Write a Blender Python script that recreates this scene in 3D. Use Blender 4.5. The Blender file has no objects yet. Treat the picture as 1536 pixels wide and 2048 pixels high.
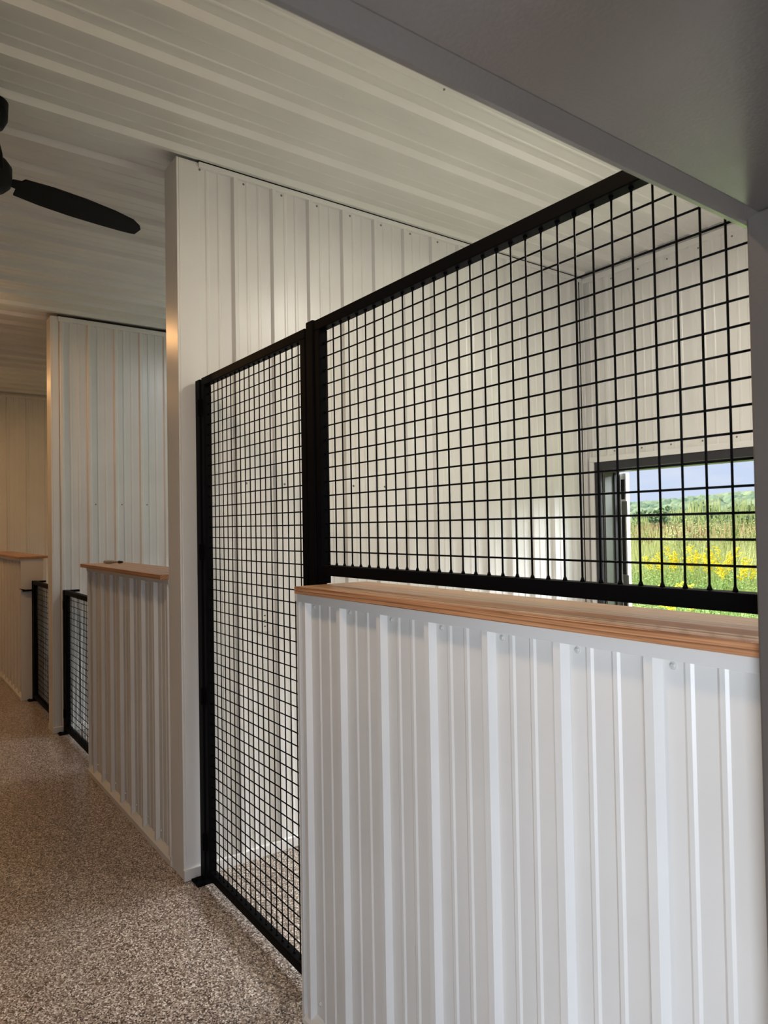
import bpy, bmesh, math, random
from mathutils import Vector, Matrix, noise
random.seed(7)
SC = bpy.context.scene
COL = SC.collection

# ------------------------------------------------------------------ camera
CAM_F = Vector((-0.80757626, 0.58938729, 0.02105235))
CAM_R = Vector((0.58914311, 0.80784951, -0.01701656))
CAM_U = CAM_R.cross(CAM_F)
cd = bpy.data.cameras.new('camera'); cam = bpy.data.objects.new('camera', cd); COL.objects.link(cam)
M3 = Matrix((CAM_R, CAM_U, -CAM_F)).transposed()
cam.matrix_world = Matrix.Translation((0, 0, 1.754)) @ M3.to_4x4()
cd.sensor_fit = 'VERTICAL'; cd.sensor_height = 36.0
cd.lens = 36.0 * 1390.45 / 2048.0
cd.clip_start = 0.01; cd.clip_end = 2000
cd.dof.use_dof = True; cd.dof.focus_distance = 2.6; cd.dof.aperture_fstop = 9.0
SC.camera = cam

# ------------------------------------------------------------------ world, sun, lamps' common settings
SC.view_settings.view_transform = 'Standard'; SC.view_settings.look = 'None'
SC.view_settings.gamma = 1.0; SC.view_settings.use_curve_mapping = False
SC.view_settings.exposure = 0.45
w = bpy.data.worlds.new('sky'); SC.world = w; w.use_nodes = True
nt = w.node_tree; nt.nodes.clear()
wo = nt.nodes.new('ShaderNodeOutputWorld'); bg = nt.nodes.new('ShaderNodeBackground')
tc = nt.nodes.new('ShaderNodeTexCoord'); sp = nt.nodes.new('ShaderNodeSeparateXYZ')
rp = nt.nodes.new('ShaderNodeValToRGB')
rp.color_ramp.elements[0].position = 0.0; rp.color_ramp.elements[0].color = (0.66, 0.76, 0.95, 1)
rp.color_ramp.elements[1].position = 0.35; rp.color_ramp.elements[1].color = (0.42, 0.56, 0.88, 1)
nz = nt.nodes.new('ShaderNodeTexNoise'); nz.inputs['Scale'].default_value = 6.0; nz.inputs['Detail'].default_value = 4
mp = nt.nodes.new('ShaderNodeMapping'); mp.inputs['Scale'].default_value = (1, 1, 5)
cr = nt.nodes.new('ShaderNodeValToRGB'); cr.color_ramp.elements[0].position = 0.45; cr.color_ramp.elements[1].position = 0.75
mx = nt.nodes.new('ShaderNodeMixRGB'); mx.inputs['Color2'].default_value = (0.78, 0.82, 0.92, 1)
L = nt.links.new
L(tc.outputs['Generated'], sp.inputs[0]); L(sp.outputs['Z'], rp.inputs['Fac'])
L(tc.outputs['Generated'], mp.inputs[0]); L(mp.outputs[0], nz.inputs['Vector']); L(nz.outputs['Fac'], cr.inputs['Fac'])
L(cr.outputs['Color'], mx.inputs['Fac']); L(rp.outputs['Color'], mx.inputs['Color1'])
L(mx.outputs['Color'], bg.inputs['Color']); bg.inputs['Strength'].default_value = 0.72
L(bg.outputs[0], wo.inputs['Surface'])

def lamp(name, kind, loc, energy, color, size=None, sizey=None, direction=None, disk=False, angle=None):
    ld = bpy.data.lights.new(name, kind); ld.energy = energy; ld.color = color
    if size:
        ld.shape = 'DISK' if disk else 'RECTANGLE'; ld.size = size
        if not disk: ld.size_y = sizey or size
    if angle is not None: ld.angle = angle
    o = bpy.data.objects.new(name, ld); COL.objects.link(o); o.location = loc
    if direction: o.rotation_euler = Vector(direction).to_track_quat('-Z', 'Y').to_euler()
    return o
lamp('sun', 'SUN', (0, 0, 30), 4.5, (1.0, 0.93, 0.80), direction=(0.55, 0.62, -0.85), angle=math.radians(1.5))
DOOR_POWER = 62.0     # daylight entering through the doorway the photographer stands in
STALL_POWER = 30.0
WARM_POWER = 12.0
WARM_C = (1.0, 0.52, 0.20)
WINDOW_POWER = 1150.0
lamp('doorway_daylight', 'AREA', (1.10, -1.50, 1.0), DOOR_POWER, (0.84, 0.91, 1.0), 1.2, 1.7, direction=(-0.8, 1.0, 0.08))
for wx, k_ in ((-2.3, 1.0), (-5.5, 0.18), (-9.0, 0.05)):
    lamp('window_skylight', 'AREA', (wx, 7.6, 4.0), WINDOW_POWER * k_, (0.90, 0.95, 1.0), 3.0, 2.4, direction=(0, -1, -0.72))

# ------------------------------------------------------------------ materials
MATS = {}
def mat(name, col, rough=0.5, metal=0.0, spec=0.5, coat=0.0, emit=None):
    m = bpy.data.materials.new(name); m.use_nodes = True; b = m.node_tree.nodes['Principled BSDF']
    b.inputs['Base Color'].default_value = (*col, 1); b.inputs['Roughness'].default_value = rough
    b.inputs['Metallic'].default_value = metal; b.inputs['Specular IOR Level'].default_value = spec
    b.inputs['Coat Weight'].default_value = coat
    if emit:
        b.inputs['Emission Color'].default_value = (*emit[0], 1); b.inputs['Emission Strength'].default_value = emit[1]
    MATS[name] = m
    return m
def nodes(m): return m.node_tree.nodes, m.node_tree.links.new, m.node_tree.nodes['Principled BSDF']
def vary(m, c1, c2, scale, detail=3, stretch=(1, 1, 1), rough=None, bump=0.0, p0=0.35, p1=0.65, bscale=None):
    n, l, b = nodes(m)
    t = n.new('ShaderNodeTexCoord'); mp = n.new('ShaderNodeMapping'); mp.inputs['Scale'].default_value = stretch
    z = n.new('ShaderNodeTexNoise'); z.inputs['Scale'].default_value = scale; z.inputs['Detail'].default_value = detail
    r = n.new('ShaderNodeValToRGB'); r.color_ramp.elements[0].position = p0; r.color_ramp.elements[1].position = p1
    r.color_ramp.elements[0].color = (*c1, 1); r.color_ramp.elements[1].color = (*c2, 1)
    l(t.outputs['Object'], mp.inputs[0]); l(mp.outputs[0], z.inputs['Vector']); l(z.outputs['Fac'], r.inputs['Fac'])
    l(r.outputs['Color'], b.inputs['Base Color'])
    if bump:
        z2 = n.new('ShaderNodeTexNoise'); z2.inputs['Scale'].default_value = bscale or scale * 4; z2.inputs['Detail'].default_value = 2
        l(t.outputs['Object'], z2.inputs['Vector'])
        bp = n.new('ShaderNodeBump'); bp.inputs['Strength'].default_value = bump; bp.inputs['Distance'].default_value = 0.002
        l(z2.outputs['Fac'], bp.inputs['Height']); l(bp.outputs[0], b.inputs['Normal'])
white_steel = mat('white_painted_steel', (0.74, 0.73, 0.70), 0.33, spec=0.5)
vary(white_steel, (0.72, 0.71, 0.68), (0.76, 0.75, 0.72), 3.0, rough=0.33, bump=0.05, bscale=60)
ceil_steel = mat('ceiling_painted_steel', (0.72, 0.71, 0.67), 0.36)
vary(ceil_steel, (0.70, 0.69, 0.65), (0.74, 0.73, 0.69), 2.0)
trim_steel = mat('white_trim_steel', (0.75, 0.74, 0.71), 0.30)
black_steel = mat('black_powder_coat', (0.0035, 0.0035, 0.004), 0.5, spec=0.03)
black_wire = mat('black_wire_coat', (0.003, 0.003, 0.0035), 0.5, spec=0.05)
portal = mat('dark_bronze_steel', (0.090, 0.082, 0.077), 0.30, spec=1.0, coat=0.8)
portal.node_tree.nodes['Principled BSDF'].inputs['Coat Roughness'].default_value = 0.22
vary(portal, (0.095, 0.085, 0.077), (0.103, 0.092, 0.084), 4.0, bump=0.25, bscale=180)
win_dark = mat('dark_bronze_window_frame', (0.028, 0.027, 0.033), 0.4)
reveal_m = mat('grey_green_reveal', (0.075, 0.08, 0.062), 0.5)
weather = mat('black_weather_strip', (0.008, 0.008, 0.008), 0.8)
screw_m = mat('white_screw_head', (0.70, 0.70, 0.68), 0.25, metal=0.2)
screw_d = mat('dull_screw_head', (0.25, 0.25, 0.23), 0.4, metal=0.5)
hinge_m = mat('galvanised_hinge', (0.22, 0.23, 0.20), 0.4, metal=0.6)
gap_m = mat('black_gap_shade', (0.004, 0.004, 0.004), 0.9, spec=0.1)  # black that imitates the shade inside narrow gaps
plastic_w = mat('white_plastic', (0.72, 0.70, 0.66), 0.4)
slot_m = mat('dark_slot', (0.05, 0.05, 0.05), 0.6)
fan_m = mat('matt_black_fan', (0.004, 0.004, 0.004), 0.6, spec=0.12)
lamp_glow = mat('lamp_diffuser', (0.9, 0.9, 0.88), 0.4, emit=((1.0, 0.93, 0.82), 3.0))
lamp_glow_w = mat('warm_lamp_diffuser', (0.9, 0.85, 0.75), 0.4, emit=((1.0, 0.72, 0.42), 3.0))
grey_item = mat('pale_grey_fabric', (0.42, 0.40, 0.36), 0.7)

# wood with grain along X (world/object coordinates: boards are modelled in place)
wood = mat('fir_wood', (0.45, 0.25, 0.13), 0.42)
def build_wood(m, dark, light, pale):
    n, l, b = nodes(m)
    t = n.new('ShaderNodeTexCoord')
    mp = n.new('ShaderNodeMapping'); mp.inputs['Scale'].default_value = (0.07, 1.0, 1.0); mp.inputs['Location'].default_value = (0.0, -1.30, -1.40)
    l(t.outputs['Object'], mp.inputs[0])
    wv = n.new('ShaderNodeTexWave'); wv.wave_type = 'RINGS'; wv.rings_direction = 'X'; wv.wave_profile = 'SAW'
    wv.inputs['Scale'].default_value = 30; wv.inputs['Distortion'].default_value = 9.0
    wv.inputs['Detail'].default_value = 2.5; wv.inputs['Detail Scale'].default_value = 0.35
    l(mp.outputs[0], wv.inputs['Vector'])
    r = n.new('ShaderNodeValToRGB'); e = r.color_ramp.elements
    e[0].position = 0.0; e[0].color = (1.08, 1.06, 1.05, 1); e[1].position = 1.0; e[1].color = (0.40, 0.32, 0.27, 1)
    q = e.new(0.62); q.color = (0.96, 0.94, 0.92, 1)
    l(wv.outputs['Fac'], r.inputs['Fac'])
    mf = n.new('ShaderNodeMapping'); mf.inputs['Scale'].default_value = (5.0, 320.0, 320.0)
    f = n.new('ShaderNodeTexNoise'); f.inputs['Scale'].default_value = 1.0; f.inputs['Detail'].default_value = 2
    l(t.outputs['Object'], mf.inputs[0]); l(mf.outputs[0], f.inputs['Vector'])
    r2 = n.new('ShaderNodeValToRGB'); e = r2.color_ramp.elements
    e[0].position = 0.34; e[0].color = (0.66, 0.60, 0.55, 1); e[1].position = 0.7; e[1].color = (1.03, 1.03, 1.03, 1)
    l(f.outputs['Fac'], r2.inputs['Fac'])
    # broad bands of heartwood and sapwood across the board
    mb_ = n.new('ShaderNodeMapping'); mb_.inputs['Scale'].default_value = (0.5, 22.0, 6.0)
    d = n.new('ShaderNodeTexNoise'); d.inputs['Scale'].default_value = 1.0; d.inputs['Detail'].default_value = 2
    l(t.outputs['Object'], mb_.inputs[0]); l(mb_.outputs[0], d.inputs['Vector'])
    sp = n.new('ShaderNodeSeparateXYZ'); l(t.outputs['Object'], sp.inputs[0])
    ad = n.new('ShaderNodeMath'); ad.operation = 'MULTIPLY_ADD'; ad.inputs[1].default_value = 0.05; l(d.outputs['Fac'], ad.inputs[0]); l(sp.outputs['Y'], ad.inputs[2])
    mr = n.new('ShaderNodeMapRange'); mr.inputs['From Min'].default_value = 1.222; mr.inputs['From Max'].default_value = 1.252
    l(ad.outputs[0], mr.inputs['Value'])
    c0 = n.new('ShaderNodeMixRGB'); c0.inputs['Color1'].default_value = (*dark, 1); c0.inputs['Color2'].default_value = (*pale, 1); l(mr.outputs[0], c0.inputs['Fac'])
    rr = n.new('ShaderNodeValToRGB'); e = rr.color_ramp.elements; e[0].position = 0.42; e[1].position = 0.60
    l(d.outputs['Fac'], rr.inputs['Fac'])
    c1 = n.new('ShaderNodeMixRGB'); c1.inputs['Color1'].default_value = (*light, 1); l(rr.outputs['Color'], c1.inputs['Fac']); l(c0.outputs[0], c1.inputs['Color2'])
    m1 = n.new('ShaderNodeMixRGB'); m1.blend_type = 'MULTIPLY'; m1.inputs['Fac'].default_value = 1
    m2 = n.new('ShaderNodeMixRGB'); m2.blend_type = 'MULTIPLY'; m2.inputs['Fac'].default_value = 1
    l(c1.outputs[0], m1.inputs['Color1']); l(r.outputs['Color'], m1.inputs['Color2'])
    l(m1.outputs[0], m2.inputs['Color1']); l(r2.outputs['Color'], m2.inputs['Color2'])
    l(m2.outputs[0], b.inputs['Base Color'])
    bp = n.new('ShaderNodeBump'); bp.inputs['Strength'].default_value = 0.15; bp.inputs['Distance'].default_value = 0.001
    l(f.outputs['Fac'], bp.inputs['Height']); l(bp.outputs[0], b.inputs['Normal'])
build_wood(wood, (0.62, 0.27, 0.12), (0.58, 0.31, 0.16), (0.60, 0.42, 0.27))

# epoxy flake floor
floor_m = mat('epoxy_flake_floor', (0.2, 0.17, 0.14), 0.35, coat=0.6)
floor_m.node_tree.nodes['Principled BSDF'].inputs['Coat Roughness'].default_value = 0.16
n, l, b = nodes(floor_m)
t = n.new('ShaderNodeTexCoord')
v = n.new('ShaderNodeTexVoronoi'); v.inputs['Scale'].default_value = 190.0
nzz = n.new('ShaderNodeTexNoise'); nzz.inputs['Scale'].default_value = 300; nzz.inputs['Detail'].default_value = 1
mxv = n.new('ShaderNodeMixRGB'); mxv.blend_type = 'ADD'; mxv.inputs['Fac'].default_value = 0.006
l(t.outputs['Object'], mxv.inputs['Color1']); l(nzz.outputs['Color'], mxv.inputs['Color2']); l(t.outputs['Object'], nzz.inputs['Vector'])
l(mxv.outputs[0], v.inputs['Vector'])
sx = n.new('ShaderNodeSeparateColor'); l(v.outputs['Color'], sx.inputs[0])
r = n.new('ShaderNodeValToRGB'); r.color_ramp.interpolation = 'CONSTANT'
els = [(0.0, (0.022, 0.014, 0.010)), (0.13, (0.14, 0.10, 0.075)), (0.36, (0.27, 0.205, 0.16)), (0.58, (0.43, 0.355, 0.29)),
       (0.79, (0.64, 0.56, 0.48)), (0.93, (0.86, 0.80, 0.72))]
e = r.color_ramp.elements
e[0].position, e[0].color = 0.0, (*els[0][1], 1); e[1].position, e[1].color = els[1][0], (*els[1][1], 1)
for p_, c_ in els[2:]:
    q_ = e.new(p_); q_.color = (*c_, 1)
l(sx.outputs[0], r.inputs['Fac']); l(r.outputs['Color'], b.inputs['Base Color'])
bp = n.new('ShaderNodeBump'); bp.inputs['Strength'].default_value = 0.35; bp.inputs['Distance'].default_value = 0.0012
l(sx.outputs[1], bp.inputs['Height']); l(bp.outputs[0], b.inputs['Normal'])

# outdoor materials
ground_m = mat('meadow_soil', (0.10, 0.13, 0.04), 0.9); vary(ground_m, (0.12, 0.17, 0.04), (0.26, 0.28, 0.08), 1.5)
def leafmat(name, c1, c2, scale=2.0):
    m = mat(name, c1, 0.75, spec=0.2); vary(m, c1, c2, scale); return m
grass_m = leafmat('tall_grass_blades', (0.46, 0.54, 0.17), (0.78, 0.78, 0.36), 0.9)
seed_m = leafmat('pinkish_seed_heads', (0.62, 0.42, 0.22), (0.72, 0.60, 0.32), 1.5)
dark_seed_m = leafmat('dark_seed_spikes', (0.22, 0.11, 0.06), (0.34, 0.18, 0.10), 1.5)
gold_m = leafmat('goldenrod_flowers', (0.85, 0.62, 0.02), (0.95, 0.80, 0.06), 9.0)
stemleaf_m = leafmat('goldenrod_leaves', (0.20, 0.36, 0.06), (0.42, 0.55, 0.12), 3.0)
broad_m = leafmat('broad_green_leaves', (0.22, 0.40, 0.11), (0.52, 0.64, 0.24), 1.2)
tree_m = leafmat('tree_foliage', (0.17, 0.27, 0.14), (0.34, 0.44, 0.22), 0.6)
forest_m = leafmat('forest_foliage', (0.16, 0.26, 0.17), (0.34, 0.42, 0.24), 0.06)
shrub_m = leafmat('shrub_foliage', (0.38, 0.48, 0.18), (0.66, 0.70, 0.32), 2.0)
bark_m = mat('bark', (0.10, 0.075, 0.05), 0.9)
hill_m = mat('hill_ground', (0.08, 0.14, 0.05), 0.9); vary(hill_m, (0.06, 0.11, 0.04), (0.12, 0.18, 0.07), 0.05)

# ------------------------------------------------------------------ helpers
def tag(o, label=None, cat=None, group=None, kind=None):
    if label: o['label'] = label
    if cat: o['category'] = cat
    if group: o['group'] = group
    if kind: o['kind'] = kind
    return o
def empty(name, loc=(0, 0, 0), label=None, cat=None, group=None, kind=None):
    o = bpy.data.objects.new(name, None); COL.objects.link(o); o.location = loc; o.empty_display_size = 0.1
    return tag(o, label, cat, group, kind)
class MB:
    def __init__(s): s.v = []; s.f = []
    def add(s, vs, fs):
        k = len(s.v); s.v += [tuple(p) for p in vs]; s.f += [tuple(i + k for i in f) for f in fs]; return s
    def box(s, x0, x1, y0, y1, z0, z1):
        P = [(x0, y0, z0), (x1, y0, z0), (x1, y1, z0), (x0, y1, z0), (x0, y0, z1), (x1, y0, z1), (x1, y1, z1), (x0, y1, z1)]
        return s.add(P, [(0, 3, 2, 1), (4, 5, 6, 7), (0, 1, 5, 4), (1, 2, 6, 5), (2, 3, 7, 6), (3, 0, 4, 7)])
    def tube(s, a, b, r0, r1=None, n=6, caps=True):
        a = Vector(a); b = Vector(b); r1 = r0 if r1 is None else r1
        d = (b - a).normalized(); u = d.orthogonal().normalized(); w_ = d.cross(u)
        vs = []
        for c, r in ((a, r0), (b, r1)):
            for i in range(n):
                t = 2 * math.pi * i / n
                vs.append(c + u * (r * math.cos(t)) + w_ * (r * math.sin(t)))
        fs = [(i, (i + 1) % n, n + (i + 1) % n, n + i) for i in range(n)]
        if caps: fs += [tuple(range(n - 1, -1, -1)), tuple(range(n, 2 * n))]
        return s.add(vs, fs)
    def lathe(s, c, prof, n=32):
        c = Vector(c); vs = []; fs = []
        for (r, z) in prof:
            for i in range(n):
                t = 2 * math.pi * i / n
                vs.append(c + Vector((r * math.cos(t), r * math.sin(t), z)))
        for j in range(len(prof) - 1):
            for i in range(n):
                fs.append((j * n + i, j * n + (i + 1) % n, (j + 1) * n + (i + 1) % n, (j + 1) * n + i))
        fs.append(tuple(range(n - 1, -1, -1))); fs.append(tuple((len(prof) - 1) * n + i for i in range(n)))
        return s.add(vs, fs)
    def build(s, name, m, parent=None, bevel=0.0, smooth=False, kind=None):
        me = bpy.data.meshes.new(name); me.from_pydata(s.v, [], s.f); me.validate(); me.update()
        bm = bmesh.new(); bm.from_mesh(me); bmesh.ops.recalc_face_normals(bm, faces=bm.faces); bm.to_mesh(me); bm.free()
        if smooth:
            for p in me.polygons: p.use_smooth = True
        me.materials.append(m)
        o = bpy.data.objects.new(name, me); COL.objects.link(o)
        if parent:
            o.parent = parent; o.matrix_parent_inverse = Matrix.Identity(4)
            if parent.type == 'EMPTY' or True:
                off = Vector((0, 0, 0)); p = parent
                while p: off += p.location; p = p.parent
                o.location = -off          # geometry is written in world coordinates
        if bevel:
            mo = o.modifiers.new('bevel', 'BEVEL'); mo.width = bevel; mo.segments = 2; mo.limit_method = 'ANGLE'
        if kind: o['kind'] = kind
        return o
def recenter(o):
    """move a child's origin onto its own mesh centre"""
    return o
def profile(s0, s1, t0, period, ribw, ribt, ribh, minors=((0.365, ), (0.655, )), mw=0.022, mt=0.010, mh=0.0035):
    """height profile of a ribbed steel sheet between s0 and s1"""
    pts = []
    k0 = math.floor((s0 - t0) / period) - 1; k1 = math.ceil((s1 - t0) / period) + 1
    for k in range(k0, k1 + 1):
        a = t0 + k * period
        d = (ribw - ribt) / 2
        pts += [(a, 0), (a + d, ribh), (a + d + ribt, ribh), (a + ribw, 0)]
        for (f,) in minors:
            c = a + f * period; dm = (mw - mt) / 2
            pts += [(c, 0), (c + dm, mh), (c + dm + mt, mh), (c + mw, 0)]
    def at(s):
        for (p, q) in zip(pts, pts[1:]):
            if p[0] <= s <= q[0]:
                return p[1] + (q[1] - p[1]) * ((s - p[0]) / max(1e-9, q[0] - p[0]))
        return 0
    out = [(s0, at(s0))] + [p for p in pts if s0 < p[0] < s1] + [(s1, at(s1))]
    return out
def sheet(mb, O, U, V, N, rects, t0, period, ribw=0.040, ribt=0.020, ribh=0.020, thick=0.006, mh=0.0035):
    """ribbed sheet: s runs along U, v along V, ribs stand out along N; rects = (s0,s1,v0,v1)"""
    O, U, V, N = Vector(O), Vector(U), Vector(V), Vector(N)
    for (s0, s1, v0, v1) in rects:
        pr = profile(s0, s1, t0, period, ribw, ribt, ribh, mh=mh)
        n_ = len(pr); vs = []
        for (s, h) in pr: vs.append(O + U * s + V * v0 + N * h)
        for (s, h) in pr: vs.append(O + U * s + V * v1 + N * h)
        for (s, h) in pr: vs.append(O + U * s + V * v0 - N * thick)
        for (s, h) in pr: vs.append(O + U * s + V * v1 - N * thick)
        fs = []
        for i in range(n_ - 1):
            fs.append((i, i + 1, n_ + i + 1, n_ + i))
            fs.append((2 * n_ + i + 1, 2 * n_ + i, 3 * n_ + i, 3 * n_ + i + 1))
            fs.append((i + 1, i, 2 * n_ + i, 2 * n_ + i + 1)); fs.append((n_ + i, n_ + i + 1, 3 * n_ + i + 1, 3 * n_ + i))
        fs.append((0, n_, 3 * n_, 2 * n_)); fs.append((n_ - 1, 3 * n_ - 1, 4 * n_ - 1, 2 * n_ - 1))
        mb.add(vs, fs)
    return mb
def screws(parent, pts, nrm, m, r=0.0055):
    """one screw mesh, copied for each head"""
    nv = Vector(nrm); src = None
    off = Vector((0, 0, 0)); p = parent
    while p: off += p.location; p = p.parent
    for c in pts:
        if src is None:
            b_ = MB(); b_.tube((0, 0, 0), nv * 0.0015, r * 1.5, r * 1.45, 12); b_.tube(nv * 0.0015, nv * 0.0055, r, r * 0.85, 6)
            src = b_.build('screw', m); o = src
        else:
            o = src.copy(); COL.objects.link(o)
        o.parent = parent; o.location = Vector(c) - off

# ------------------------------------------------------------------ measured geometry (metres)
D = 1.238; H = 3.671; X1 = -3.446; X2 = -6.637; XE = -10.80; YB = 4.486; XR = -0.42; YA = -5.6
PW = 0.18

# ------------------------------------------------------------------ setting
fl = MB().box(XE - 0.2, 2.5, YA - 0.2, YB + 0.2, -0.12, 0.0).build('floor', floor_m); tag(fl, kind='structure')
ce = MB()
sheet(ce, (0, 0, 3.703), (1, 0, 0), (0, 1, 0), (0, 0, -1), [(XE, -0.05, YA, YB - 0.035)], -2.522, 0.3115, 0.066, 0.026, 0.029, 0.02, mh=0.004)
ceil = ce.build('ceiling', ceil_steel); tag(ceil, kind='structure')
roof = MB().box(XE - 0.2, -0.05, YA - 0.2, YB + 0.2, 3.724, 3.86).build('roof_deck', trim_steel, ceil)
cs = []
for (px, py) in ((-2.30, 2.05), (-2.53, 2.04), (-2.80, 2.03)): cs.append((px, py, 3.703))
screws(ceil, cs, (0, 0, -1), screw_d, 0.005)

def wall_slab(mb, *a): return mb.box(*a)

# back wall with one opening per stall
OPEN = [(-3.31, -1.30), (-6.50, -4.49), (-9.99, -7.98)]
ZO0, ZO1 = 0.92, 2.16
bw = MB()
xs = [XE]
for a, b_ in sorted(OPEN): xs += [a, b_]
xs.append(-0.05)
rects = []
for i in range(0, len(xs) - 1):
    if i % 2 == 0: rects.append((xs[i] + (0.0 if i == 0 else 0.02), xs[i + 1] - (0.0 if i + 2 == len(xs) else 0.02) - (0.035 if i + 2 < len(xs) else 0), 0.0, 3.64))
    else:
        rects.append((xs[i] - 0.055, xs[i + 1] + 0.02, ZO1 + 0.06, 3.64)); rects.append((xs[i] - 0.055, xs[i + 1] + 0.02, 0.0, ZO0 - 0.06))
sheet(bw, (0, YB, 0), (1, 0, 0), (0, 0, 1), (0, -1, 0), rects, -3.252, 0.2300)
back = bw.build('wall_back', white_steel); tag(back, kind='structure')
core = MB()
for i in range(0, len(xs) - 1):
    if i % 2 == 0: core.box(xs[i], xs[i + 1], YB + 0.007, YB + 0.20, 0, 3.7245)
    else: core.box(xs[i], xs[i + 1], YB + 0.007, YB + 0.20, ZO1, 3.7245).box(xs[i], xs[i + 1], YB + 0.007, YB + 0.20, 0, ZO0)
core.build('wall_core', white_steel, back)
MB().box(XE, -0.05, YB - 0.024, YB, 3.625, 3.667).build('top_trim', trim_steel, back, 0.002)
MB().box(XE, -0.05, YB - 0.024, YB, 0.0, 0.055).build('base_trim', trim_steel, back, 0.002)
screws(back, [(-3.21 + 0.23 * k + 0.025, YB, 3.60) for k in range(8)] + [(-3.21 + 0.23 * k + 0.02, YB, 2.295) for k in range(8)], (0, -1, 0), screw_d, 0.0045)

# end wall (far) and aisle wall, east wall
ew = MB(); sheet(ew, (XE, 0, 0), (0, 1, 0), (0, 0, 1), (1, 0, 0), [(YA, YB, 0, 3.667)], 1.445, 0.2400)
endw = ew.build('wall_end', white_steel); tag(endw, kind='structure')
MB().box(XE, XE + 0.024, YA, YB, 3.635, 3.66).build('top_trim', trim_steel, endw, 0.002)
MB().box(XE - 0.2, XE - 0.007, YA - 0.2, YB + 0.2, 0, 3.7245).build('wall_core', white_steel, endw)
aw = MB(); sheet(aw, (0, YA, 0), (1, 0, 0), (0, 0, 1), (0, 1, 0), [(XE, -0.57, 0, 3.667)], 0, 0.2286)
aisle = aw.build('wall_aisle', white_steel); tag(aisle, kind='structure')
MB().box(XE - 0.2, -0.05, YA - 0.2, YA - 0.007, 0, 3.7245).build('wall_core', white_steel, aisle)
er = MB(); sheet(er, (XR, 0, 0), (0, 1, 0), (0, 0, 1), (-1, 0, 0), [(1.44, YB, 0.0, 3.667)], 1.538, 0.2286)
east = er.build('wall_right', white_steel); tag(east, kind='structure')
MB().box(XR + 0.007, -0.05, 1.25, YB + 0.2, 0, 3.7245).build('wall_core', white_steel, east)

# the doorway the view looks through: steel clad jamb and deep header
d1 = empty('door_1', (-0.3, 1.0, 0)); tag(d1, kind='structure')
MB().box(-0.567, -0.05, 1.170, 1.194, 0.0, 2.262).build('door_jamb', portal, d1, 0.004)
MB().box(-0.572, -0.05, YA, 1.194, 2.262, 3.66).build('door_header', portal, d1, 0.003)
lipm = MB(); lipm.add([(-0.580, YA, 2.250), (-0.572, YA, 2.2495), (-0.547, YA, 2.2615), (-0.580, YA, 2.2615), (-0.580, 1.194, 2.250), (-0.572, 1.194, 2.2495), (-0.547, 1.194, 2.2615), (-0.580, 1.194, 2.2615)],
         [(0, 1, 2, 3), (7, 6, 5, 4), (0, 4, 5, 1), (1, 5, 6, 2), (2, 6, 7, 3), (3, 7, 4, 0)])
lipm.build('header_lip', portal, d1)
MB().box(-0.567, -0.05, YA, -0.62, 0.0, 2.262).build('door_jamb', portal, d1, 0.004)  # unseen left side, placed to block doorway daylight from the middle half wall

# ------------------------------------------------------------------ full height partitions
def partition(name, x, yr0, ytrim, period, zt):
    """x is the face towards the camera side"""
    p = MB(); xb = x - PW
    fx = x - 0.009
    sheet(p, (fx, 0, 0), (0, 1, 0), (0, 0, 1), (1, 0, 0), [(ytrim, YB - 0.03, 0.0, zt)], yr0, period)
    sheet(p, (xb + 0.009, 0, 0), (0, 1, 0), (0, 0, 1), (-1, 0, 0), [(ytrim, YB - 0.03, 0.0, zt)], yr0, period)
    w_ = p.build(name, white_steel); tag(w_, kind='structure')
    MB().box(xb + 0.017, x - 0.017, D + 0.01, YB - 0.03, 0, 3.667).build('wall_core', white_steel, w_)
    MB().box(xb, x, D, D + 0.012, 0, 3.667).box(x - 0.012, x, D + 0.012, ytrim + 0.004, 0, 3.667).box(xb, xb + 0.012, D + 0.012, ytrim + 0.004, 0, 3.667).build('end_trim', trim_steel, w_, 0.003)
    MB().box(x - 0.012, x + 0.014, ytrim, YB - 0.03, zt, 3.667).box(xb - 0.014, xb + 0.012, ytrim, YB - 0.03, zt, 3.667).build('top_trim', trim_steel, w_, 0.002)
    MB().box(xb - 0.010, x + 0.012, ytrim, YB - 0.03, 3.6672, 3.6738).build('gap_shade_strip', gap_m, w_)  # added black strip, painted shade for the dark gap below the ceiling
    bt = MB()
    for (a0, a1) in ((x - 0.008, x + 0.016), (xb - 0.016, xb + 0.008)):
        bt.box(a0, a1, D - 0.002, YB - 0.03, 0, 0.054)
    bt.build('base_trim', trim_steel, w_, 0.002)
    MB().box(x - 0.02, x - 0.003, YB - 0.045, YB - 0.022, 0.05, 3.65).box(x - 0.003, x + 0.022, YB - 0.030, YB - 0.022, 0.05, 3.65).build('corner_trim', trim_steel, w_, 0.002)
    MB().box(x - 0.004, x + 0.002, YB - 0.049, YB - 0.0455, 0.06, 3.65).build('corner_gap', gap_m, w_)  # thin black strip added to draw the dark line of the corner gap
    screws(w_, [(fx, ytrim + 0.012, 3.636)] + [(fx, yr0 + 0.075 + period * k, 3.628) for k in range(8)]
              + [(fx, yr0 + 0.07 + period * k, 2.00) for k in range(5)], (1, 0, 0), screw_d, 0.0045)
    return w_
p1 = partition('wall_left', X1, 1.538, 1.353, 0.2305, 3.640)
p2 = partition('wall_middle', X2, 1.539, 1.300, 0.2310, 3.625)

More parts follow.
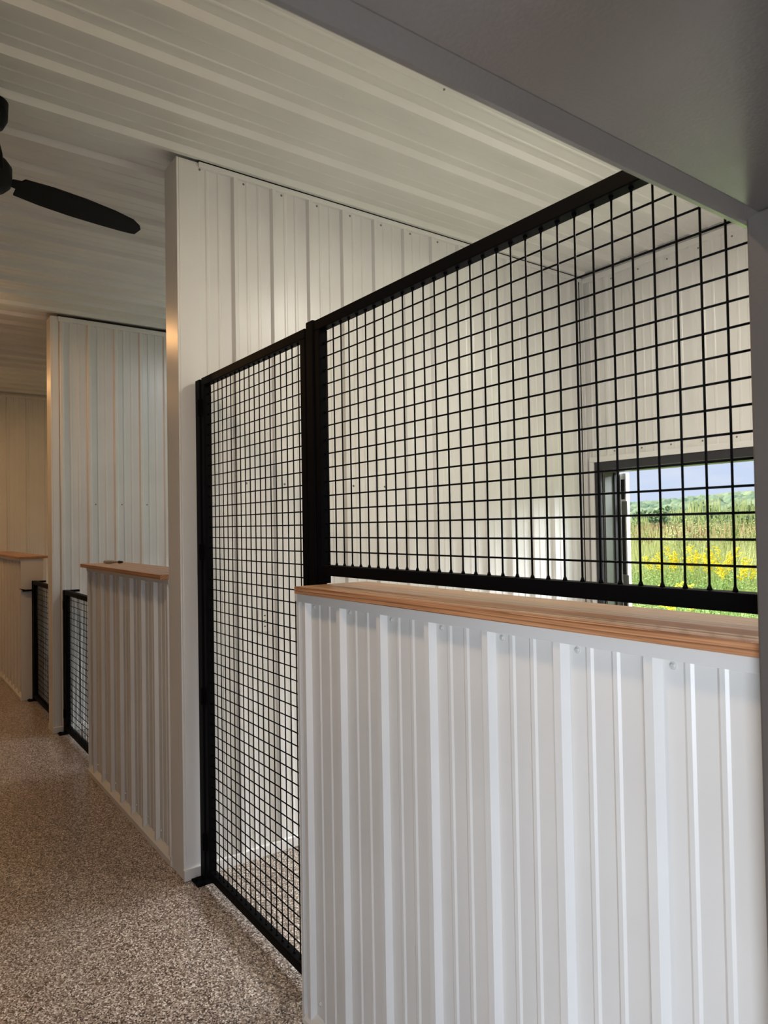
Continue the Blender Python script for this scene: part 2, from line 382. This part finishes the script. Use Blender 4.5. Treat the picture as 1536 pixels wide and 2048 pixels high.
# ------------------------------------------------------------------ half walls with wooden ledges
def half_wall(x0, x1, zt, t0, period, label, open_left, ztrim, D=1.238):
    h = empty('half_wall', ((x0 + x1) / 2, 1.32, 0), label, 'half wall', 'ribbed half walls in front of the stalls')
    p = MB(); lx = 0.045
    sheet(p, (0, D, 0), (1, 0, 0), (0, 0, 1), (0, -1, 0), [(x0 + 0.003, x1 - 0.004, 0.0, zt)], t0, period)
    p.build('front_panel', white_steel, h)
    q = MB(); sheet(q, (0, D + 0.165, 0), (1, 0, 0), (0, 0, 1), (0, 1, 0), [(x0 + 0.003, x1 - 0.004, 0.0, zt)], t0, period)
    q.build('back_panel', white_steel, h)
    MB().box(x0 + 0.006, x1 - 0.004, D + 0.007, D + 0.158, 0, zt).build('core', white_steel, h)
    # corner trim at the free end
    ct = MB().box(x0, x0 + 0.005, D - 0.020, D + 0.185, 0, ztrim)
    ct.box(x0 + 0.005, x0 + lx * 0.45, D - 0.021, D - 0.0005, 0, ztrim).box(x0 + 0.005, x0 + lx * 0.45, D + 0.1655, D + 0.185, 0, ztrim)
    ct.build('corner_trim', trim_steel, h, 0.0015)
    MB().box(x0 - 0.002, x1, D - 0.024, D - 0.001, ztrim, zt).box(x0 - 0.002, x1, D + 0.166, D + 0.189, ztrim, zt).build('cap_trim', trim_steel, h, 0.002)
    bs = MB(); bs.add([(x0 + 0.022, D - 0.028, 0), (x1, D - 0.028, 0), (x1, D - 0.028, 0.030), (x0 + 0.022, D - 0.028, 0.030),
                       (x0 + 0.022, D - 0.0005, 0), (x1, D - 0.0005, 0), (x1, D - 0.0005, 0.062), (x0 + 0.022, D - 0.0005, 0.062)],
                      [(0, 1, 2, 3), (3, 2, 6, 7), (4, 7, 6, 5), (0, 3, 7, 4), (1, 5, 6, 2), (0, 4, 5, 1)])
    bs.build('base_trim', trim_steel, h, 0.001)
    pts = []
    k = 0
    while True:
        s = t0 + 0.062 + period * k
        if s > x1 - 0.02: break
        if s > x0 + 0.03: pts += [(s, D, ztrim - 0.014), (s, D, 0.105)]
        k += 1
    # ribs start left of x0 sometimes
    screws(h, pts[:60], (0, -1, 0), screw_m, 0.0052)
    return h
hw1 = half_wall(-2.213, -0.425, 1.5205, -1.955 - 0.2265, 0.2265, 'near white half wall under the ledge at right, daylit ribbed steel', True, 1.491)
hw2 = half_wall(-5.398, X1 - PW - 0.001, 1.4955, -3.692 - 0.2257 * 8, 0.2257, 'tan-lit ribbed half wall left of the tall partition post', True, 1.468, 1.262)
hw3 = half_wall(-10.79 + 0.0, -8.137, 1.479, -8.16 - 0.2286 * 12, 0.2286, 'farthest ribbed half wall at the left edge, showing its flat end', False, 1.452)
# the third one has its free end on the right: close it with a flat end panel
MB().box(-8.141, -8.133, D - 0.022, D + 0.195, 0.0, 1.479).build('end_panel', trim_steel, hw3, 0.002)

def ledge(x0, x1, y0, y1, z0, z1, label):
    m = MB().box(x0, x1, y0, y1, z0, z1); o = m.build('wooden_ledge', wood, None, 0.0025)
    return tag(o, label, 'ledge', 'wooden ledges capping the half walls')
ledge(-2.193, -0.425, 1.1985, 1.505, 1.5215, 1.547, 'near reddish fir board ledge below the black mesh panel')
ledge(-5.40, X1 - PW - 0.004, 1.195, 1.505, 1.4965, 1.5215, 'wooden ledge of the middle half wall with a small grey item on it')
ledge(-10.77, -8.110, 1.195, 1.500, 1.4800, 1.5025, 'farthest orange wooden ledge at the left edge of the picture')

# ------------------------------------------------------------------ black mesh fronts
YF = 1.320
def wires(mb, xs_, zs_, x0, x1, z0, z1, y=1.338, r=0.0026, welds=True):
    for x in xs_:
        mb.tube((x, y, z0), (x, y, z1), r, n=8)
        if welds:
            mb.tube((x, y, z0), (x, y, z0 + 0.010), r * 2.4, r * 1.1, n=8); mb.tube((x, y, z1 - 0.010), (x, y, z1), r * 1.1, r * 2.4, n=8)
    for z in zs_:
        mb.tube((x0, y + 0.0042, z), (x1, y + 0.0042, z), r, n=8)
        if welds:
            mb.tube((x0, y + 0.0042, z), (x0 + 0.007, y + 0.0042, z), r * 2.2, r * 1.1, n=6)
    return mb
def rng(a, lo, hi, st):
    k = math.ceil((lo - a) / st); out = []
    while a + k * st < hi: out.append(a + k * st); k += 1
    return out
# fixed mesh panel above the near ledge
mpn = empty('mesh_screen', (-1.3, 1.34, 1.579), 'large fixed black wire mesh panel standing over the near wooden ledge', 'mesh panel')
fx0, fx1, fz0, fz1 = -2.237, -0.430, 1.579, 2.527
T = 0.038
MB().box(fx0, fx1, YF, YF + T, fz1 - T, fz1).build('top_rail', black_steel, mpn, 0.0025)
MB().box(fx0 + T, fx1, YF, YF + T, fz0, fz0 + T).build('bottom_rail', black_steel, mpn, 0.0025)
MB().box(fx0, fx0 + T, YF, YF + T, 1.5485, fz1 - T).build('stile', black_steel, mpn, 0.0025)
MB().box(fx1 - T, fx1, YF, YF + T, fz0 + T, fz1 - T).build('stile', black_steel, mpn, 0.0025)
wires(MB(), rng(-1.099, fx0 + T + 0.012, fx1 - T - 0.01, 0.0514), rng(1.666, fz0 + T + 0.01, fz1 - T - 0.006, 0.0515), fx0 + T, fx1 - T, fz0 + T, fz1 - T).build('wire_mesh', black_wire, mpn, smooth=True)
# post carrying it
po = empty('steel_post', (-2.263, 1.345, 0), 'black square steel post between the tall gate and the mesh panel', 'post')
MB().box(-2.289, -2.239, YF - 0.004, YF + 0.046, 0.006, 2.533).build('post_tube', black_steel, po, 0.004)
MB().box(-2.300, -2.218, YF - 0.012, YF + 0.060, 0.0, 0.006).build('base_plate', black_steel, po, 0.001)

def hinge(parent, x, z):
    b_ = MB(); b_.box(x - 0.020, x + 0.016, YF - 0.007, YF + 0.004, z - 0.040, z + 0.040); b_.tube((x - 0.004, YF - 0.007, z - 0.040), (x - 0.004, YF - 0.007, z + 0.040), 0.008, n=10)
    return b_.build('hinge', black_steel, parent, 0.001)
def gate(x0, x1, z0, z1, xa, za, label, group, hinges, hx, st=0.0497):
    g = empty('mesh_gate', ((x0 + x1) / 2, YF + 0.02, 0), label, 'gate', group)
    MB().box(x0, x1, YF, YF + T, z1 - T, z1).build('top_rail', black_steel, g, 0.003)
    MB().box(x0, x1, YF, YF + T, z0, z0 + T).build('bottom_rail', black_steel, g, 0.003)
    MB().box(x0, x0 + T, YF, YF + T, z0 + T, z1 - T).build('stile', black_steel, g, 0.003)
    MB().box(x1 - T, x1, YF, YF + T, z0 + T, z1 - T).build('stile', black_steel, g, 0.003)
    wires(MB(), rng(xa, x0 + T + 0.008, x1 - T - 0.006, st), rng(za, z0 + T + 0.01, z1 - T - 0.006, 0.0514), x0 + T, x1 - T, z0 + T, z1 - T).build('wire_mesh', black_wire, g, smooth=True)
    for z in hinges: hinge(g, hx, z)
    return g
def post(x0, x1, ztop, foot_dir, label):
    p = empty('hinge_post', ((x0 + x1) / 2, YF + 0.02, 0), label, 'post')
    MB().box(x0, x1, YF - 0.002, YF + 0.048, 0.008, ztop).build('post_tube', black_steel, p, 0.003)
    f = MB().box(x0 - 0.002, x1 + 0.035, YF - 0.050, YF + 0.050, 0.0, 0.008); f.tube(((x0 + x1) / 2, YF - 0.035, 0.008), ((x0 + x1) / 2, YF - 0.035, 0.018), 0.008, n=6)
    f.build('foot_plate', black_steel, p, 0.001)
    return p
post(-3.428, -3.372, 2.515, 1, 'tall black hinge post fixed to the white partition beside the tall gate')
gate(-3.352, -2.305, 0.030, 2.517, -2.437, 2.434, 'tall narrow black wire mesh gate beside the white partition', None, (2.37, 1.642, 0.92, 0.20), -3.362)
# half-height gates of the next stalls
post(-6.619, -6.565, 1.245, 1, 'short black post on the second partition, left of the low middle gate')
gate(-6.549, -5.375, 0.030, 1.247, -6.45, 1.17, 'low black mesh gate left of the middle half wall', 'low mesh gates of the far stalls', (1.12, 0.18), -6.557)
tp = post(-8.131, -8.078, 1.247, 1, 'short black post with a latch on the farthest half wall end')
lt = MB().box(-8.128, -8.082, YF - 0.09, YF - 0.002, 1.140, 1.158); lt.add([(-8.12, YF - 0.13, 1.175), (-8.09, YF - 0.13, 1.175), (-8.12, YF - 0.07, 1.140), (-8.09, YF - 0.07, 1.140), (-8.12, YF - 0.06, 1.158), (-8.09, YF - 0.06, 1.158)], [(0, 1, 3, 2), (0, 4, 5, 1), (0, 2, 4), (1, 5, 3), (2, 3, 5, 4)])
lt.build('latch', black_steel, tp, 0.001)
gate(-8.062, -6.835, 0.030, 1.250, -7.98, 1.17, 'farthest low black mesh gate, dark and half hidden by the second partition', 'low mesh gates of the far stalls', (), -8.0)
for (xa, yy) in ((-6.60, 1.372), (-8.115, 1.372)):
    cp = MB().box(xa, xa + 0.045, yy, yy + 0.075, 1.228, 1.245).build('stop_bracket', black_steel); tag(cp, 'black stop bracket behind the low gate on the second partition' if xa > -7 else 'black stop bracket behind the farthest low gate', 'bracket')

# ------------------------------------------------------------------ small things
ol = empty('power_outlet', (X1, 1.70, 1.25), 'white power outlet plate on the partition seen through the tall gate', 'outlet')
MB().box(X1 - 0.009, X1 + 0.003, 1.662, 1.738, 1.196, 1.316).build('cover_plate', plastic_w, ol, 0.002)
for zz in (1.280, 1.253, 1.222): MB().box(X1 + 0.003, X1 + 0.0036, 1.694, 1.706, zz, zz + 0.006).build('socket_slot', slot_m, ol)

gi = empty('rolled_glove', (-5.19, 1.33, 1.5215), 'small pale grey rolled item with a dark end on the middle ledge', 'small item')
b_ = MB(); prev = None
for i in range(9):
    t_ = i / 8; c = Vector((-5.245 + 0.10 * t_, 1.325 + 0.075 * t_, 1.5215 + 0.013)); r_ = 0.010 + 0.004 * math.sin(t_ * 5)
    if prev: b_.tube(prev[0], c, prev[1], r_, n=10)
    prev = (c, r_)
b_.build('rolled_body', grey_item, gi, smooth=True)
MB().tube((-5.147, 1.399, 1.533), (-5.122, 1.418, 1.533), 0.011, 0.008, 10).build('dark_tip', slot_m, gi)

# ceiling fan
FX, FY, FZ = -3.457, 0.404, 3.34
fan = empty('ceiling_fan', (FX, FY, FZ), 'matt black ceiling fan over the aisle at the left edge', 'ceiling fan')
MB().lathe((FX, FY, 0), [(0.020, 3.545), (0.055, 3.555), (0.072, 3.59), (0.075, 3.664)], 32).build('canopy', fan_m, fan, smooth=True)
MB().tube((FX, FY, 3.40), (FX, FY, 3.56), 0.0125, n=14).build('downrod', fan_m, fan, smooth=True)
MB().lathe((FX, FY, FZ), [(0.020, -0.075), (0.060, -0.068), (0.082, -0.045), (0.088, -0.01), (0.088, 0.035), (0.070, 0.062), (0.030, 0.075)], 32).build('motor_housing', fan_m, fan, smooth=True)
def blade(ang):
    d = Vector((math.cos(ang), math.sin(ang), 0)); s = Vector((-math.sin(ang), math.cos(ang), 0))
    st = [(0.085, 0.018, 0.030), (0.120, 0.022, 0.040), (0.128, 0.072, 0.060), (0.25, 0.084, 0.078), (0.40, 0.086, 0.084), (0.55, 0.078, 0.078), (0.66, 0.068, 0.062), (0.715, 0.060, 0.030), (0.735, 0.052, 0.004)]
    vs = []; c = Vector((FX, FY, FZ - 0.012))
    for (q, a, b2) in st:
        tw = 0.20 * (1 - q * 0.5)
        for (e_, hh) in ((a, 0.004), (-b2, 0.004), (-b2, -0.004), (a, -0.004)):
            vs.append(c + d * q + s * e_ + Vector((0, 0, -e_ * tw + hh)))
    fs = []
    for j in range(len(st) - 1):
        for i in range(4): fs.append((4 * j + i, 4 * j + (i + 1) % 4, 4 * j + 4 + (i + 1) % 4, 4 * j + 4 + i))
    fs += [(0, 1, 2, 3), tuple(4 * (len(st) - 1) + i for i in (3, 2, 1, 0))]
    return MB().add(vs, fs).build('blade', fan_m, fan, 0.002)
A0 = math.atan2(1.09 - FY, -3.640 - FX)
for k in range(3): blade(A0 + k * 2 * math.pi / 3)

# ceiling lamps (out of view, but they light the stalls and the aisle)
def ceiling_lamp(x, y, power, color, glow, label, r=0.11, side_k=0.28):
    o = empty('ceiling_light', (x, y, 3.66), label, 'ceiling light')
    MB().lathe((x, y, 0), [(r * 0.95, 3.645), (r * 1.12, 3.648), (r * 1.15, 3.662)], 32).build('housing', trim_steel, o)
    MB().lathe((x, y, 0), [(r * 0.25, 3.560), (r * 0.60, 3.575), (r * 0.82, 3.605), (r * 0.92, 3.6445)], 32).build('diffuser', glow, o, smooth=True)
    lamp('ceiling_light_lamp', 'AREA', (x, y, 3.552), power * 0.8, color, 2 * r, direction=(0, 0, -1), disk=True)
    side = lamp('ceiling_light_side', 'POINT', (x, y, 3.515), power * side_k, color)
    side.data.shadow_soft_size = 0.035
ceiling_lamp(-1.60, 2.85, STALL_POWER, (1.0, 0.93, 0.82), lamp_glow, 'round ceiling light over the nearest stall', side_k=0.16)
ceiling_lamp(-5.03, 2.74, STALL_POWER * 0.36, (0.90, 0.95, 1.0), lamp_glow, 'round ceiling light over the middle stall')
ceiling_lamp(-8.80, 2.80, STALL_POWER * 0.2, (1.0, 0.70, 0.45), lamp_glow_w, 'round ceiling light over the farthest stall')
ceiling_lamp(-1.60, 0.30, WARM_POWER * 1.5, (1.0, 0.72, 0.47), lamp_glow_w, 'warm ceiling light over the near end of the aisle')
ceiling_lamp(-6.30, 0.28, WARM_POWER * 1.0, WARM_C, lamp_glow_w, 'warm ceiling light over the middle of the aisle')
ceiling_lamp(-9.10, 0.28, WARM_POWER * 1.1, WARM_C, lamp_glow_w, 'warm ceiling light at the far end of the aisle')

# ------------------------------------------------------------------ stall windows
def window(idx, a, b_, full):
    w_ = empty('window_%d' % idx, ((a + b_) / 2, YB, ZO0)); tag(w_, kind='structure')
    # white casing on the wall face
    c = 0.040
    MB().box(a - 0.055 - c, a - 0.055, YB - 0.026, YB, ZO0 - 0.06, ZO1 + 0.06).box(b_ + 0.02, b_ + 0.02 + c, YB - 0.026, YB, ZO0 - 0.06, ZO1 + 0.06).box(a - 0.055 - c, b_ + 0.02 + c, YB - 0.026, YB, ZO1 + 0.06, ZO1 + 0.10).box(a - 0.055 - c, b_ + 0.02 + c, YB - 0.026, YB, ZO0 - 0.10, ZO0 - 0.06).build('casing', trim_steel, w_, 0.002)
    # dark frame
    MB().box(a - 0.055, a, YB - 0.016, YB + 0.02, ZO0 - 0.06, ZO1 + 0.06).box(b_, b_ + 0.02, YB - 0.016, YB + 0.02, ZO0 - 0.06, ZO1 + 0.06).box(a, b_, YB - 0.016, YB + 0.02, ZO1, ZO1 + 0.06).box(a, b_, YB - 0.016, YB + 0.02, ZO0 - 0.06, ZO0).build('window_frame', win_dark, w_, 0.002)
    # deep reveal
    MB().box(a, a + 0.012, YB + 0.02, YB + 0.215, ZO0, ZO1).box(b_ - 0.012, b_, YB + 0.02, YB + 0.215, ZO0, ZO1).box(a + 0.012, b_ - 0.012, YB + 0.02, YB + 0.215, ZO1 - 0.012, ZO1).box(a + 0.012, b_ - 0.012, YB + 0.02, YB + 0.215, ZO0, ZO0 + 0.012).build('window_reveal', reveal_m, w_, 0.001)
    MB().box(a + 0.012, a + 0.024, YB + 0.125, YB + 0.150, ZO0 + 0.02, ZO1 - 0.02).build('weather_strip', weather, w_)
window(1, *OPEN[0], True); window(2, *OPEN[1], False); window(3, *OPEN[2], False)
# hinged outer shutter of the near window, folded back outside
a = OPEN[0][0]
sh = empty('hinged_shutter', (a, YB + 0.25, ZO0), 'white hinged shutter edge standing open outside the stall window', 'shutter')
MB().box(a - 0.02, a + 0.056, YB + 0.222, YB + 0.268, ZO0, ZO1 - 0.02).build('shutter_panel', plastic_w, sh, 0.002)
for (z0, z1) in ((1.935, 2.09), (1.35, 1.805), (1.00, 1.235)):
    MB().box(a + 0.018, a + 0.046, YB + 0.210, YB + 0.2225, z0, z1).build('rubber_strip', weather, sh, 0.002)
for zc in (1.865, 1.292):
    hb = MB().box(a + 0.022, a + 0.062, YB + 0.206, YB + 0.2225, zc - 0.055, zc + 0.055); hb.tube((a + 0.066, YB + 0.212, zc - 0.055), (a + 0.066, YB + 0.212, zc + 0.055), 0.006, n=10)
    hb.build('hinge', hinge_m, sh, 0.001)

# ------------------------------------------------------------------ outdoors
GZ = -0.25
g = MB(); g.add([(-400, YB + 0.25, GZ), (200, YB + 0.25, GZ), (200, 520, GZ), (-400, 520, GZ), (-400, YB + 0.25, GZ - 0.5), (200, YB + 0.25, GZ - 0.5), (200, 520, GZ - 0.5), (-400, 520, GZ - 0.5)], [(0, 1, 2, 3), (7, 6, 5, 4), (0, 4, 5, 1), (1, 5, 6, 2), (2, 6, 7, 3), (3, 7, 4, 0)])
tag(g.build('meadow_ground', ground_m), kind='structure')
# ground outside the doorway behind the camera
tag(MB().box(2.5, 30, -20, 4, -0.2, -0.02).build('apron_ground', mat('concrete_apron', (0.42, 0.41, 0.38), 0.8)), kind='structure')

def ridge(x): return 13.0 + 4.0 * math.sin(x * 0.012 + 0.9) + 2.0 * math.sin(x * 0.031)
hm = MB(); NX, NY = 60, 14; vs = []; fs = []
for j in range(NY + 1):
    for i in range(NX + 1):
        x = -400 + 600 * i / NX; y = 200 + 220 * j / NY; t_ = j / NY
        vs.append((x, y, GZ - 0.3 + ridge(x) * (math.sin(min(1, t_ * 1.3) * math.pi / 2) ** 1.5)))
for j in range(NY):
    for i in range(NX):
        k = j * (NX + 1) + i; fs.append((k, k + 1, k + NX + 2, k + NX + 1))
hm.add(vs, fs); tag(hm.build('hills', hill_m, smooth=True), kind='structure')

ICO = None
def blob(mb, c, r, sq=0.85, sub=1, jit=0.22):
    global ICO
    if ICO is None: ICO = {}
    if sub not in ICO:
        bm = bmesh.new(); bmesh.ops.create_icosphere(bm, subdivisions=sub, radius=1)
        bm.verts.ensure_lookup_table()
        ICO[sub] = ([v_.co.copy() for v_ in bm.verts], [tuple(v_.index for v_ in f.verts) for f in bm.faces]); bm.free()
    vs, fs = ICO[sub]
    c = Vector(c)
    mb.add([c + Vector((p.x * r * (1 + random.uniform(-jit, jit)), p.y * r * (1 + random.uniform(-jit, jit)), p.z * r * sq * (1 + random.uniform(-jit, jit)))) for p in vs], fs)
fo = MB()
for i in range(2600):
    x = random.uniform(-330, -20); t_ = random.random(); y = 200 + 170 * t_
    if x / y < -1.05 or x / y > -0.2: continue
    z = GZ + ridge(x) * (math.sin(min(1, t_ * 0.773 * 1.3) * math.pi / 2) ** 1.5)
    blob(fo, (x, y, z + 1.5), random.uniform(3.0, 4.6), 0.95, 2, 0.13)
tag(fo.build('forest', forest_m), 'green forest covering the distant hillside', 'forest', kind='stuff')

def leaf_crown(mb, c, r, n_, size, sq=0.9):
    c = Vector(c)
    for i in range(n_):
        d = Vector((random.gauss(0, 1), random.gauss(0, 1), random.gauss(0, 1))).normalized() * r * random.uniform(0.55, 1.0); d.z *= sq
        p = c + d; u = Vector((random.gauss(0, 1), random.gauss(0, 1), random.gauss(0, 1))).normalized() * size; v_ = u.orthogonal().normalized() * size * 0.6
        mb.add([p - u, p + v_, p + u, p - v_], [(0, 1, 2, 3)])
TREES = [(-0.66, 62, 3.3), (-0.62, 70, 3.6), (-0.585, 66, 3.0), (-0.55, 74, 4.0), (-0.515, 64, 3.4), (-0.485, 70, 3.6)]
ORD = ['leftmost', 'second from left', 'third from left', 'fourth from left', 'fifth from left', 'sixth from left', 'seventh from left']
for i, (rt, y, h_) in enumerate(TREES):
    x = rt * y
    t_ = empty('tree', (x, y, GZ)); tag(t_, ORD[i] + ' of the bushy green trees beyond the meadow', 'tree', 'trees in the row beyond the meadow')
    MB().tube((x, y, GZ), (x, y, GZ + h_ * 0.6), 0.12, 0.07, 8).build('trunk', bark_m, t_)
    cr_ = MB()
    for k in range(6): leaf_crown(cr_, (x + random.uniform(-1.6, 1.6), y + random.uniform(-1, 1), GZ + h_ * random.uniform(0.45, 0.72)), h_ * 0.36, 420, 0.16)
    for k in range(5): blob(cr_, (x + random.uniform(-1.5, 1.5), y + random.uniform(-0.5, 0.5), GZ + h_ * random.uniform(0.35, 0.6)), h_ * 0.30, 0.9, 2)
    cr_.build('crown', tree_m, t_)

# tall grass, one uncountable mass
def ground_pt(rlo, rhi, ylo, yhi):
    y = ylo + (yhi - ylo) * random.random() ** 1.2
    return random.uniform(rlo, rhi) * y, y
def blade_strip(mb, x, y, h_, wd, lean, seg=3):
    a_ = random.uniform(0, 2 * math.pi); la = random.uniform(0, 2 * math.pi)
    u = Vector((math.cos(a_), math.sin(a_), 0)) * wd; l_ = Vector((math.cos(la), math.sin(la), 0)) * lean
    vs = []
    for i in range(seg + 1):
        t_ = i / seg; c = Vector((x, y, GZ + h_ * t_)) + l_ * t_ * t_
        vs += [c - u * (1 - t_ * 0.85), c + u * (1 - t_ * 0.85)]
    mb.add(vs, [(2 * i, 2 * i + 1, 2 * i + 3, 2 * i + 2) for i in range(seg)])
    return vs[-1]
tg = MB()
for i in range(40000):
    x, y = ground_pt(-0.95, -0.15, 13.5, 48)
    h_ = random.uniform(1.2, 1.95) * (0.85 + 0.22 * noise.noise(Vector((x * 0.25, y * 0.25, 0)))) + (y - 9) * 0.004
    blade_strip(tg, x, y, h_, 0.004 + y * 0.0003, 0.25)
tag(tg.build('tall_grass', grass_m), 'mass of tall yellow green meadow grass outside the window', 'grass', kind='stuff')
sh_ = MB()
for i in range(2400):
    x, y = ground_pt(-0.95, -0.15, 16, 46); h_ = random.uniform(1.65, 2.05)
    sh_.tube((x, y, GZ + h_ - 0.20), (x + random.uniform(-0.05, 0.05), y, GZ + h_), 0.010, 0.003, 5)
tag(sh_.build('seed_heads', seed_m), 'pinkish feathery seed heads across the far meadow', 'seed heads', kind='stuff')
ds = MB()
for i in range(220):
    x, y = ground_pt(-0.72, -0.55, 14, 30); h_ = random.uniform(1.55, 1.95)
    ds.tube((x, y, GZ + h_ - 0.13), (x, y, GZ + h_), 0.009, 0.005, 6)
tag(ds.build('dark_seed_spikes', dark_seed_m), 'dark brown seed spikes among the meadow grass', 'seed spikes', kind='stuff')
lw = MB()
for i in range(16000):
    x, y = ground_pt(-1.0, -0.1, 6.0, 14.0)
    hh = 0.50 + 0.095 * (y - 6.0)
    blade_strip(lw, x, y, random.uniform(0.6, 1.0) * hh + 0.1, 0.006, 0.22, 2)
for i in range(3200):                      # leafy weeds: leaves around short upright stems
    x, y = ground_pt(-1.0, -0.1, 6.0, 14.0); hh = (0.50 + 0.10 * (y - 6.0)) * random.uniform(0.75, 1.1)
    for q in range(22):
        a_ = random.uniform(0, 6.28); zz = GZ + hh * random.uniform(0.35, 1.0); rr = random.uniform(0.01, 0.09); p = Vector((x + rr * math.cos(a_), y + rr * math.sin(a_), zz))
        dd = Vector((math.cos(a_), math.sin(a_), random.uniform(-0.2, 0.8))).normalized() * random.uniform(0.03, 0.06); vv = dd.cross(Vector((0, 0, 1))).normalized() * random.uniform(0.008, 0.016)
        lw.add([p, p + dd * 0.5 + vv, p + dd, p + dd * 0.5 - vv], [(0, 1, 2, 3)])
tag(lw.build('short_grass', broad_m), 'bright green lower grass near the window', 'grass', kind='stuff')

# goldenrod plants: three builds, copied
def make_goldenrod(h_):
    root = empty('goldenrod_plant', (0, 0, 0)); tag(root, 'goldenrod plant with yellow plumes in the meadow', 'plant', 'goldenrod plants in the meadow')
    st = MB(); fl_ = MB(); lf = MB()
    for k in range(8):
        a_ = random.uniform(0, 6.28); rr = random.uniform(0, 0.2); top = Vector((math.cos(a_) * (rr + 0.12), math.sin(a_) * (rr + 0.12), h_ * random.uniform(0.85, 1.0)))
        bs = Vector((math.cos(a_) * rr * 0.4, math.sin(a_) * rr * 0.4, 0)); st.tube(bs, top, 0.004, 0.002, 5)
        for q in range(16):
            t_ = q / 16; p = bs.lerp(top, 0.15 + 0.75 * t_); d = Vector((random.gauss(0, 1), random.gauss(0, 1), 0.5)).normalized() * 0.075; v_ = d.cross(Vector((0, 0, 1))).normalized() * 0.009
            lf.add([p, p + d * 0.5 + v_, p + d, p + d * 0.5 - v_], [(0, 1, 2, 3)])
        for q in range(7):
            a2 = a_ + random.uniform(-1.2, 1.2); base = bs.lerp(top, 0.84 + 0.16 * q / 7); tip = base + Vector((math.cos(a2), math.sin(a2), 0.25)) * random.uniform(0.06, 0.13)
            for s_ in range(7):
                p = base.lerp(tip, s_ / 6) + Vector((random.uniform(-1, 1), random.uniform(-1, 1), random.uniform(-0.4, 1))) * 0.014; blob(fl_, p, 0.012, 0.9, 1, 0.25)
    st.build('stem', stemleaf_m, root); lf.build('foliage', stemleaf_m, root); fl_.build('flower_head', gold_m, root)
    return root
def copy_tree(o):
    c = o.copy(); COL.objects.link(c)
    for ch in list(o.children):
        d = ch.copy(); COL.objects.link(d); d.parent = c
    return c
protos = [make_goldenrod(1.42), make_goldenrod(1.55)]
GOLD = [(-0.635, 12.4), (-0.596, 12.3), (-0.560, 12.8), (-0.533, 11.9), (-0.513, 11.6), (-0.609, 8.8)]
for i, (rt, y) in enumerate(GOLD):
    o = protos[i] if i < 2 else copy_tree(protos[i % 2])
    dz = 0.0 if y > 10 else -0.75
    o['label'] = (ORD[i] + ' of the yellow flowering goldenrod clumps seen through the window') if i < 5 else 'small low goldenrod clump in front of the other yellow clumps'
    o.location = (rt * y, y, GZ + dz * 0.5); o.rotation_euler.z = random.uniform(0, 6.28)
# leafy shrubs
def make_shrub(r, h_):
    root = empty('leafy_shrub', (0, 0, 0)); tag(root, 'pale green leafy shrub rising above the meadow grass', 'shrub', 'leafy shrubs in the meadow')
    s_ = MB(); f_ = MB()
    for k in range(7):
        a_ = random.uniform(0, 6.28); tp_ = Vector((math.cos(a_) * r * 0.7, math.sin(a_) * r * 0.7, h_ * random.uniform(0.7, 1))); s_.tube((0, 0, 0), tp_, 0.012, 0.004, 5)
        leaf_crown(f_, tp_ * 0.62, r * 0.6, 330, 0.030, 1.6)
    for q in range(120):
        a_ = random.uniform(0, 6.28); b0 = Vector((math.cos(a_) * r * random.uniform(0.1, 0.8), math.sin(a_) * r * random.uniform(0.1, 0.8), h_ * random.uniform(0.7, 0.9))); f_.tube(b0, b0 + Vector((0, 0, random.uniform(0.12, 0.35))), 0.012, 0.003, 4)
    s_.build('stem', bark_m, root); f_.build('foliage', shrub_m, root)
    return root
sp_ = make_shrub(0.75, 2.55)
for i, (rt, y, s_) in enumerate([(-0.67, 24, 0.9), (-0.585, 19, 1.0), (-0.555, 22.5, 1.12), (-0.518, 20, 1.0), (-0.490, 22, 1.1)]):
    o = sp_ if i == 0 else copy_tree(sp_)
    o['label'] = ORD[i] + ' of the pale green leafy shrubs above the grass'
    o.location = (rt * y, y, GZ); o.scale = (s_, s_, s_ * 1.0); o.rotation_euler.z = i * 1.3
